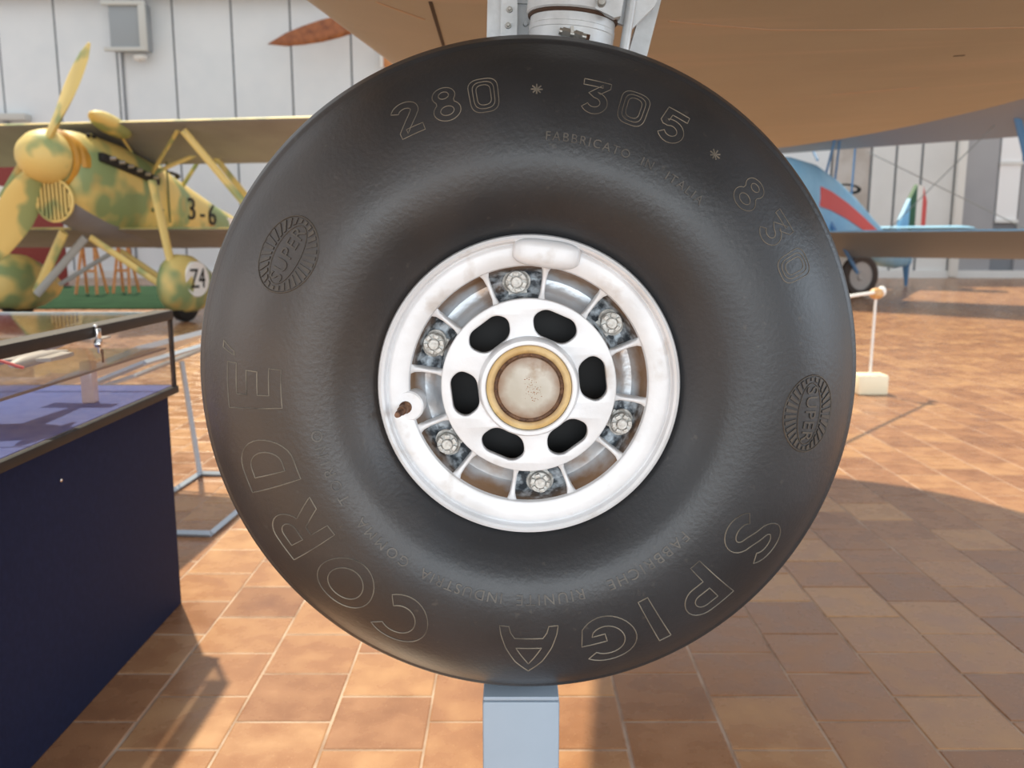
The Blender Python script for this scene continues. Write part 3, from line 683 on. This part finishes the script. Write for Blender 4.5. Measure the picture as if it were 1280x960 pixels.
MB().add([p-lec.location for p in pa]+[p+nrm*.022-lec.location for p in pa], [(3, 2, 1, 0), (4, 5, 6, 7)]+[(i, (i+1) % 4, 4+(i+1) % 4, 4+i) for i in range(4)]).build('panel', mat('pale lectern panel', (198, 204, 208), .35), lec, smooth=False)
for i in range(4): LT('panel_rim', [pa[i]-nrm*.05, pa[(i+1) % 4]-nrm*.05], .012)

# ================================================================== WHITE BARRIER
bar = empty('barrier', 'white rod barrier on slim posts with cream blocks right of the tyre', 'barrier', (2.83, 6.75, 0))
for x, y in ((0, 0), (-1.21, -1.40)):
    MB().box((x, y, .08), (.24, .17, .16), bev=.018).build('base_block', cream, bar)
    MB().tube([(x, y, .15), (x+.004, y, .77)], .0105, 12).build('pole', whitep, bar)
    MB().ellipsoid((x+.006, y, .79), (.056, .045, .045), 18, 12).build('knob', ball, bar)
rod = MB().tube([(.09, .11, .80), (-1.25, -1.45, .79)], .013, 10).build('rod', whitep, bar); MB().ellipsoid((.095, .115, .80), (.036, .036, .042), 14, 10).build('rod_end', whitep, rod)

# ================================================================== YELLOW BIPLANE
def ring_se(cx, y, zt, zb, hw, n=28, p=.85):
    zc = (zt+zb)/2; hh = (zt-zb)/2
    sg = lambda x: math.copysign(abs(x)**p, x)
    return [V((cx+hw*sg(cos(2*pi*k/n)), y, zc+hh*sg(sin(2*pi*k/n)))) for k in range(n)]
def split_build(rings, cut, m_top, m_bot, parent, names):
    """loft whose lower faces are a second painted part"""
    n = len(rings[0]); top = MB(); bot = MB()
    for i in range(len(rings)-1):
        for j in range(n):
            k = (j+1) % n; q = [rings[i][j], rings[i][k], rings[i+1][k], rings[i+1][j]]
            tgt = bot if cut(j, n) else top; tgt.add(q, [(0, 1, 2, 3)])
    top.add(list(rings[0]), [tuple(range(n))]); top.add(list(rings[-1]), [tuple(range(n))])
    a = top.build(names[0], m_top, parent, ang=50); b = bot.build(names[1], m_bot, parent, ang=50); return a, b
def wing_mesh(half, y_le, z_le, chord, inc, th, tip=.5, dih=0, n=18, x_in=0, wash=0):
    """straight wing with rounded tips; returns (upper, lower) builders"""
    up, lo = MB(), MB(); st = []
    xs = [-half+2*half*i/30 for i in range(31)]
    extra = [-half+tip*q for q in (.02, .08, .18, .32, .5, .75)]; xs = sorted(set(xs+extra+[-e for e in extra]+[-half+.004, half-.004]))
    cc = [(1-cos(pi*i/n))/2 for i in range(n+1)]
    def tk(x): return 5*(.2969*sqrt(x)-.126*x-.3516*x*x+.2843*x**3-.1036*x**4)
    U, Lw = [], []
    for x in xs:
        e = half-abs(x); k = 1 if e >= tip else sqrt(max(0, 1-(1-e/tip)**2))
        k = max(k, .03); c = chord*k; y0 = y_le+chord*.42*(1-k); z0 = z_le-sin(inc)*chord*.42*(1-k)+abs(x)*dih
        ru = []; rl = []
        for q in cc:
            y = y0+q*c*cos(inc); z = z0-q*c*sin(inc); camb = .05*c*4*q*(1-q)
            ru.append(V((x, y, z+camb+tk(q)*th*k))); rl.append(V((x, y, z+camb*.7-tk(q)*th*k*.55)))
        U.append(ru); Lw.append(rl)
    for rows, mb in ((U, up), (Lw, lo)):
        m = len(cc); vs = [p for r in rows for p in r]; fs = [(i*m+j, i*m+j+1, (i+1)*m+j+1, (i+1)*m+j) for i in range(len(rows)-1) for j in range(m-1)]
        mb.add(vs, fs)
    return up, lo
YP = empty('yellow_biplane', 'yellow and green mottled biplane fighter parked before the white wall', 'aircraft', (-6.18, 13.2, 0), (0, 0, R(-10)))
inv = YP.matrix_basis.inverted()
def Q(px, py, D): return inv @ P(px, py, D)
fr_st = [(-.98, 2.60, 1.72, .36), (-.93, 2.68, 1.60, .43), (-.7, 2.72, 1.46, .50), (-.3, 2.71, 1.30, .55), (.2, 2.66, 1.18, .57), (.8, 2.52, 1.12, .56), (1.3, 2.43, 1.08, .53), (1.45, 2.36, 1.07, .52), (2.2, 2.13, 1.06, .45), (3.2, 1.83, 1.06, .34), (4.4, 1.55, 1.06, .2), (5.5, 1.42, 1.10, .06)]
split_build([ring_se(0, *s) for s in fr_st], lambda j, n: .645 < j/n < .855, camo, belly, YP, ('fuselage', 'belly'))
spz = 2.33
sp = MB().lathe([(.36, 0), (.365, -.10), (.33, -.24), (.25, -.38), (.12, -.47), (0, -.50)], 36).build('spinner', camo_y, YP, (0, -.98, spz))
MB().lathe([(.405, .10), (.43, .06), (.43, -.02), (.40, -.06), (.37, -.06)], 40, R(-60), R(150)).build('cowl_band', ochre, YP, (0, -.95, spz-.04))
MB().lathe([(.455, .30), (.47, .28), (.47, .02), (.43, -.02)], 30, R(-20), R(95)).build('cowl_panel', ochre, YP, (0, -.90, spz-.10))
rad = empty('radiator', None, None); rad.parent = YP
rd = MB().lathe([(0, .02), (.26, .02), (.29, .0), (.30, -.04), (.27, -.05), (.265, -.01), (0, -.01)], 32).build('radiator_ring', camo_y, YP, (.06, -1.02, 1.74))
bpy.data.objects.remove(rad)
for k in range(9):
    x = -.24+.06*k; h = sqrt(max(0, .262**2-x*x)); MB().box((x, -.04, 0), (.026, .03, 2*h)).build('slat', camo_y, rd)
MB().lathe([(0, -.015), (.255, -.015)], 24).build('radiator_core', dark, rd)
def blade(mb, a, Lb, r0=.26):
    rings = []
    for q in range(9):
        f = q/8; r = r0+(Lb-r0)*f; c = .10+.17*sin(pi*min(1, f*1.05+.05))*(1-.35*f); tw = R(55-38*f); th = .05*(1-f)+.012
        if q == 8: c *= .25
        rings.append([V((c*cos(2*pi*k/10)*cos(tw)-th*sin(2*pi*k/10)*sin(tw), -c*cos(2*pi*k/10)*sin(tw)-th*sin(2*pi*k/10)*cos(tw), r)) for k in range(10)])
    return mb.loft(rings, mtx=M4.Rotation(a, 4, 'Y'))
for a in (R(31), R(211)): blade(MB(), a, 1.66).build('propeller_blade', camo_y, YP, (0, -1.16, spz))
# exhaust row on the visible flank
e0, e1 = V((.49, -.62, 2.36)), V((.555, .66, 2.10)); d = (e1-e0)
ex = MB().box((e0+e1)/2+V((.02, 0, 0)), (.10, d.length, .13), V((0, 1, 0)).rotation_difference(d.normalized()).to_matrix(), .02).build('exhaust_slot', dark, YP)
for k in range(6):
    c = e0+d*((k+.7)/6.6)+V((.06, 0, .01)); MB().tube([c, c+V((.05, .07, .01))], .030, 10).build('exhaust_stub', grey_alu, ex)
# flank panel line, gun troughs
MB().box((.565, .95, 1.95), (.02, .02, .95)).build('panel_line', mat('olive line', (96, 108, 70), .6), YP)
MB().box((.57, .62, 1.66), (.02, .30, .05)).build('access_step', mat('olive line', (96, 108, 70), .6), YP)
for k in range(2): MB().ellipsoid((.30, -.55+.12*k, 2.66), (.03, .04, .03), 8, 6).build('gun_port', dark, YP)
MB().box((0, 1.35, 2.42), (.5, .03, .22), M4.Rotation(R(-30), 3, 'X'), .01).build('windscreen', mat('dull screen', (140, 150, 140), .2), YP)
MB().lathe([(.20, 0), (.26, .02), (.28, .0), (.26, -.03), (.20, -.02)], 20, mtx=M4.Translation(V((0, 1.75, 2.29))) @ M4.Rotation(R(80), 4, 'X')).build('cockpit_rim', dark, YP)
# wings
WU, WLo = wing_mesh(4.9, -.45, 2.84, 1.62, R(16), .12, .6)
uw = WU.build('upper_wing', camo_y, YP, ang=60); WLo.build('upper_wing_underside', belly, uw, ang=60)
WU, WLo = wing_mesh(3.6, -.10, 1.36, 1.25, R(13), .10, .5)
lw = WU.build('lower_wing', camo_y, YP, ang=60); WLo.build('lower_wing_underside', belly, lw, ang=60)
MB().ellipsoid(Q(138, 156, 12.75), (.20, .42, .115), 20, 12, M4.Rotation(R(-16), 3, 'X')).build('wing_tank', camo_y, YP)
def strut(name, a, b, r, m=camo_y, fl=.55): return MB().tube([a, b], r, 10, fl).build(name, m, YP)
strut('interplane_strut', Q(229, 163, 12.7), Q(312, 262, 12.9), .055)
strut('interplane_strut', Q(262, 188, 13.9), Q(330, 272, 13.8), .045, camo)
strut('cabane_strut', Q(222, 163, 12.8), Q(190, 216, 13.6), .04)
strut('cabane_strut', Q(262, 186, 13.9), Q(193, 216, 13.7), .032, camo)
strut('cabane_strut', Q(252, 195, 14.4), Q(226, 236, 14.9), .045, camo)
strut('cabane_strut', Q(150, 168, 13.1), Q(166, 192, 13.6), .03, camo)
strut('cabane_strut', Q(112, 168, 13.0), Q(140, 186, 13.2), .03, camo)
strut('interplane_strut', Q(50, 165, 12.9), Q(2, 247, 12.9), .05, camo)
strut('interplane_strut', Q(42, 268, 13.2), Q(24, 292, 13.4), .06, camo)
strut('gear_leg', Q(190, 226, 12.7), Q(214, 330, 12.6), .085)
strut('gear_leg', Q(80, 290, 12.7), Q(46, 366, 12.9), .08)
strut('gear_strut', Q(107, 297, 12.8), Q(46, 368, 12.8), .06, mat('grey strut dope', (158, 160, 156), .5))
strut('gear_strut', Q(113, 297, 12.8), Q(210, 362, 12.6), .05, camo_y)
strut('gear_strut', Q(152, 314, 13.6), Q(208, 352, 12.9), .045, camo_y)
strut('gear_strut', Q(140, 316, 13.4), Q(74, 356, 13.0), .035, mat('grey strut dope', (158, 160, 156), .5))
def spat(px, D, wide):
    c = Q(px, 358, D); g = []
    for yy, hw, zt, zb in ((-.62, .03, .62, .46), (-.56, .12, .78, .30), (-.42, .19, .92, .20), (-.2, .24, 1.0, .13), (.1, .245, .98, .12), (.4, .20, .86, .16), (.7, .15, .68, .26), (.95, .03, .52, .40)):
        g.append(ring_se(c.x, c.y+yy, zt, zb, hw*wide, 20, .9))
    o = MB().loft(g).build('wheel_spat', camo, YP, ang=60)
    MB().lathe([(0, .09), (.30, .09), (.36, .06), (.37, 0), (.36, -.06), (.30, -.09), (0, -.09)], 28, mtx=M4.Translation(V((c.x, c.y-.05, .37))) @ M4.Rotation(pi/2, 4, 'Z')).build('wheel', dark, o)
    return o, c
spat(24, 13.45, 1.25); so, scn = spat(232, 12.95, 1.0)
# number roundel on the right spat: a thin disc standing on its flank
dm = M4.Translation(V((scn.x+.222, scn.y-.08, .63))) @ M4.Rotation(R(80), 4, 'Z')
rdl = MB().lathe([(0, -.03), (.25, -.03), (.26, -.02), (.26, .06)], 36, mtx=dm).build('number_disc', whitep, so)
vs, fs = text_mesh('Z4', .34, .006); tm = dm @ M4.Translation(V((0, -.034, 0))) @ M4.Rotation(pi/2, 4, 'X')
MB().add(vs, fs, tm @ M4.Diagonal((.85, 1.2, 1, 1))).build('number', dark, rdl, smooth=False)
for txt, yy, zz, xx, sz in (('3', 1.72, 1.70, .510, .52), ('-', 2.12, 1.66, .475, .5), ('6', 2.50, 1.62, .445, .52)):
    vs, fs = text_mesh(txt, sz, .006); tm = M4.Translation(V((xx, yy, zz))) @ M4.Rotation(R(84), 4, 'Z') @ M4.Rotation(pi/2, 4, 'X')
    MB().add(vs, fs, tm).build('code_number', dark, YP, smooth=False)
MB().box((.315, 3.45, 1.46), (.03, .34, .30), M4.Rotation(R(-7), 3, 'Z')).build('white_marking', whitep, YP)
g = []
for q in range(11): pass
fin = [(4.6, 1.45), (4.9, 2.0), (5.2, 2.35), (5.6, 2.4), (5.95, 2.1), (6.0, 1.5), (5.8, 1.15), (5.5, 1.1)]
MB().add([V((-.05, y, z)) for y, z in fin]+[V((.05, y, z)) for y, z in fin], [tuple(range(8)), tuple(range(8, 16))]+[(i, (i+1) % 8, 8+(i+1) % 8, 8+i) for i in range(8)]).build('tail_fin', camo_y, YP, smooth=False)
a_, b_ = wing_mesh(1.5, 4.7, 1.52, .9, R(4), .05, .4); a_.build('tailplane', camo_y, YP); 
MB().tube([(0, 5.4, 1.15), (0, 5.6, .5), (0, 5.75, .02)], .05, 8).build('tail_skid', dark, YP)

# ================================================================== BLUE BIPLANE
BP = empty('blue_biplane', 'light blue biplane with red flank stripe and tricolour rudder', 'aircraft', (6.10, 18.2, 0), (0, 0, R(-43)))
binv = BP.matrix_basis.inverted()
def QB(px, py, D): return binv @ P(px, py, D)
bs = [(y, a-.62, b-.38, c*.9) for y, a, b, c in [(-2.2, 3.25, 2.2, .40), (-2.0, 3.36, 2.05, .52), (-1.2, 3.42, 1.75, .62), (-.3, 3.36, 1.55, .66), (.6, 3.15, 1.40, .64), (1.6, 2.85, 1.25, .58), (2.8, 2.42, 1.12, .48), (4.0, 2.02, .98, .36), (5.2, 1.66, .88, .22), (6.3, 1.52, .94, .07)]]
MB().loft([ring_se(0, *s) for s in bs]).build('fuselage', bluep, BP, ang=50)
MB().lathe([(.5, .1), (.55, 0), (.52, -.3), (.3, -.45), (0, -.48)], 28).build('nose_cone', bluep, BP, (0, -2.2, 2.40))
st_ = []; fcs = []
for i, f in enumerate([k/12 for k in range(13)]):
    y = -.7+f*5.5; 
    for a, b in zip(bs, bs[1:]):
        if a[0] <= y <= b[0]:
            tt = (y-a[0])/(b[0]-a[0]); hw = a[3]+(b[3]-a[3])*tt; zt = a[1]+(b[1]-a[1])*tt; zb = a[2]+(b[2]-a[2])*tt
    zc = zb+(zt-zb)*.52; w2 = .19-.13*f
    st_.append([(hw+.012, y, zc+w2), (hw+.012, y, zc-w2), (hw-.05, y, zc-w2), (hw-.05, y, zc+w2)])
MB().loft([[V(p) for p in r] for r in st_]).build('flank_stripe', redp, BP, smooth=False)
WU, WLo = wing_mesh(5.0, -.75, 1.36, 1.75, R(17), .12, .6); blw = WU.build('lower_wing', bluep, BP, ang=60); WLo.build('lower_wing_underside', mat('grey brown underside dope', (160, 166, 168), .6), blw, ang=60)
WU, WLo = wing_mesh(6.0, -1.9, 3.72, 2.6, R(15), .13, .8); buw = WU.build('upper_wing', bluep, BP, ang=60); WLo.build('upper_wing_underside', mat('cool grey underside dope', (146, 146, 150), .6), buw, ang=60)
def bst(name, a, b, r=.045, m=blued): return MB().tube([a, b], r, 8, .6).build(name, m, BP)
for a, b in (((1046, 165, 18.0), (1024, 250, 18.3)), ((1051, 165, 18.0), (1040, 256, 18.6)), ((1070, 172, 19.0), (1062, 272, 19.6)), ((1012, 178, 19.5), (1022, 200, 19.0)), ((1058, 166, 18.4), (1070, 182, 19.0))):
    bst('cabane_strut', QB(*a), QB(*b), .035)
bst('interplane_strut', QB(1270, 138, 15.6), QB(1306, 292, 15.6), .07); bst('interplane_strut', QB(1310, 150, 16.2), QB(1330, 300, 16.6), .07)
bst('bracing_wire', QB(1258, 142, 15.8), QB(1110, 288, 18.0), .010, grey_alu); bst('bracing_wire', QB(1085, 190, 18.6), QB(1290, 290, 16.0), .010, grey_alu)
for s_ in (-1, 1):
    c = binv @ V((7.40 if s_ > 0 else 5.55, 18.55 if s_ > 0 else 19.9, .45))
    wo = MB().lathe([(.30, .08), (.40, .09), (.45, .05), (.46, 0), (.45, -.05), (.40, -.09), (.30, -.08)], 36, mtx=M4.Translation(c) @ M4.Rotation(R(60), 4, 'Z')).build('main_wheel', mat('dark brown tyre', (62, 52, 46), .6), BP)
    MB().lathe([(0, -.08), (.08, -.09), (.10, -.05), (.31, -.05), (.31, .05), (0, .06)], 30, mtx=M4.Translation(c) @ M4.Rotation(R(60), 4, 'Z')).build('wheel_disc', mat('pale grey disc', (178, 174, 170), .5), wo)
    bst('gear_leg', c, V((s_*.5, -.2, 1.7)), .05)
rud0 = QB(1146, 290, 24.6)
def rud(name, ya, yb, m, top):
    MB().add([V((x, y, z)) for x in (-.045, .045) for y, z in ((ya, 1.2), (yb, 1.2), (yb, top[1]), (ya, top[0]))], [(0, 1, 2, 3), (4, 5, 6, 7), (0, 1, 5, 4), (1, 2, 6, 5), (2, 3, 7, 6), (3, 0, 4, 7)]).build(name, m, BP, smooth=False)
rud('tail_fin', 5.3, 5.9, bluep, (1.7, 2.25)); rud('rudder_green', 5.9, 6.35, greenp, (2.25, 2.62)); rud('rudder_white', 6.35, 6.8, whitep, (2.62, 2.60)); rud('rudder_red', 6.8, 7.15, redp, (2.60, 2.20))
a_, b_ = wing_mesh(1.7, 5.1, 1.50, 1.1, R(3), .05, .4); a_.build('tailplane', bluep, BP)
MB().tube([(0, 5.9, 1.0), (0, 6.05, .55), (0, 6.15, .02)], [.13, .09, .04], 8).build('tail_skid', blued, BP)
MB().lathe([(.20, 0), (.27, .02), (.29, 0), (.27, -.03)], 18, mtx=M4.Translation(V((0, 2.0, 2.33))) @ M4.Rotation(R(72), 4, 'X')).build('cockpit_rim', dark, BP)

# ================================================================== BACKGROUND THINGS
gp = MB().box((-9.9, 18.95, .012), (8.2, 7.5, .024), bev=.005).build('green_mat', greend); tag(gp, 'dark green mat on the floor behind the yellow biplane', 'mat')
def trestle(px0, px1, D, label):
    a = P(px0, 366, D); t_ = empty('wooden_trestle', label, 'trestle', ((a.x+P(px1, 366, D).x)/2, D, .05), group='orange wooden trestles')
    w_ = (P(px1, 366, D).x-a.x)/2; h = 1.1
    for s_ in (-1, 1):
        MB().tube([(s_*w_, -.25, 0), (s_*w_*.55, 0, h)], .035, 4).build('leg', wood2, t_, smooth=False)
        MB().tube([(s_*w_, .25, 0), (s_*w_*.55, 0, h)], .035, 4).build('leg', wood2, t_, smooth=False)
    MB().box((0, 0, h), (w_*1.6, .10, .06)).build('top_bar', wood2, t_, smooth=False); MB().box((0, -.13, h*.45), (w_*1.5, .05, .06)).build('rung', wood2, t_, smooth=False)
trestle(102, 128, 18.9, 'orange wooden trestle left of its twin under the yellow biplane'); trestle(148, 168, 19.3, 'orange wooden trestle right of its twin under the yellow biplane')
rb_ = empty('red_board', 'dark red display board with white patch behind the yellow propeller', 'board', (P(20, 270, 23.5).x, 23.5, 0))
xa, xb = P(-60, 270, 23.5).x-rb_.location.x, P(78, 270, 23.5).x-rb_.location.x
MB().box(((xa+xb)/2, 0, 1.65), (xb-xa, .10, 3.3), bev=.02).build('panel', redb, rb_)
MB().box((P(-4, 240, 23.5).x-rb_.location.x, -.06, 2.25), (.55, .03, .78), M4.Rotation(R(12), 3, 'Y')).build('white_patch', whitep, rb_)
for s_ in (xa+.2, xb-.2): MB().box((s_, 0, .05), (.12, .6, .10)).build('foot', redb, rb_)
# heater box on the wall
hb = empty('wall_heater', 'grey box heater with pale frame mounted high on the wall', 'heater', (P(163, 38, YW-.3).x, YW-.28, P(163, 38, YW).z-.7))
MB().box((0, 0, .7), (1.1, .46, 1.35), bev=.03).build('body', box_d, hb); MB().box((.48, -.26, .7), (.22, .1, 1.45), bev=.02).build('side_frame', box_m, hb)
MB().box((-.1, -.26, 1.36), (1.25, .12, .14), bev=.02).build('top_frame', box_m, hb); MB().box((-.1, -.26, .04), (1.25, .12, .12), bev=.02).build('bottom_frame', box_m, hb)
MB().tube([(.1, 0, 1.4), (.12, -.1, 1.62), (.3, -.1, 1.55)], .06, 8).build('pipe', box_d, hb); MB().ellipsoid((.25, -.05, -.16), (.22, .14, .12), 14, 8).build('lamp_bulb', whitep, hb)
ws = empty('wall_shelf', 'short pale shelf board against the wall beside the upper wing', 'shelf', (P(5, 150, YW-.2).x, YW-.2, P(5, 152, YW).z))
MB().box((0, 0, .1), (1.5, .4, .2), bev=.02).build('board', box_m, ws); MB().box((0, .1, -.1), (.1, .2, .25)).build('bracket', box_d, ws)
# wooden propeller mounted by the wall
pr = empty('wooden_propeller', 'brown wooden propeller blade mounted near the white wall', 'propeller', P(470, 22, YW-1.2)); 
d0 = P(335, 55, YW-1.2)-pr.location; d1 = -d0
rings = []
for q in range(13):
    f = -1+2*q/12; c_ = d0*(-f) if f < 0 else d1*f; s_ = abs(f); wd = .10+.22*sin(pi*min(1, s_*.9+.12)); wd = wd*(.12 if q in (0, 12) else 1)
    rings.append([c_+V((0, .08*sin(2*pi*k/10)*(1.2-s_), wd*cos(2*pi*k/10))) for k in range(10)])
MB().loft(rings).build('blades', wood, pr); MB().lathe([(0, -.25), (.3, -.22), (.34, 0), (.3, .22), (0, .25)], 24).build('hub', wood, pr)
MB().tube([V((0, .1, 0)), V((0, 1.25, 0))], .06, 8).build('mount', box_d, pr)
wb = empty('wooden_bracket', 'orange wooden bracket on the wall peeking below the wing edge', 'bracket', P(484, 86, YW-.4))
MB().box((.2, .1, .4), (.62, .5, .8), bev=.10).build('block', wood2, wb); MB().box((-.14, .05, .45), (.10, .5, .9), bev=.02).build('side_plate', whitep, wb)
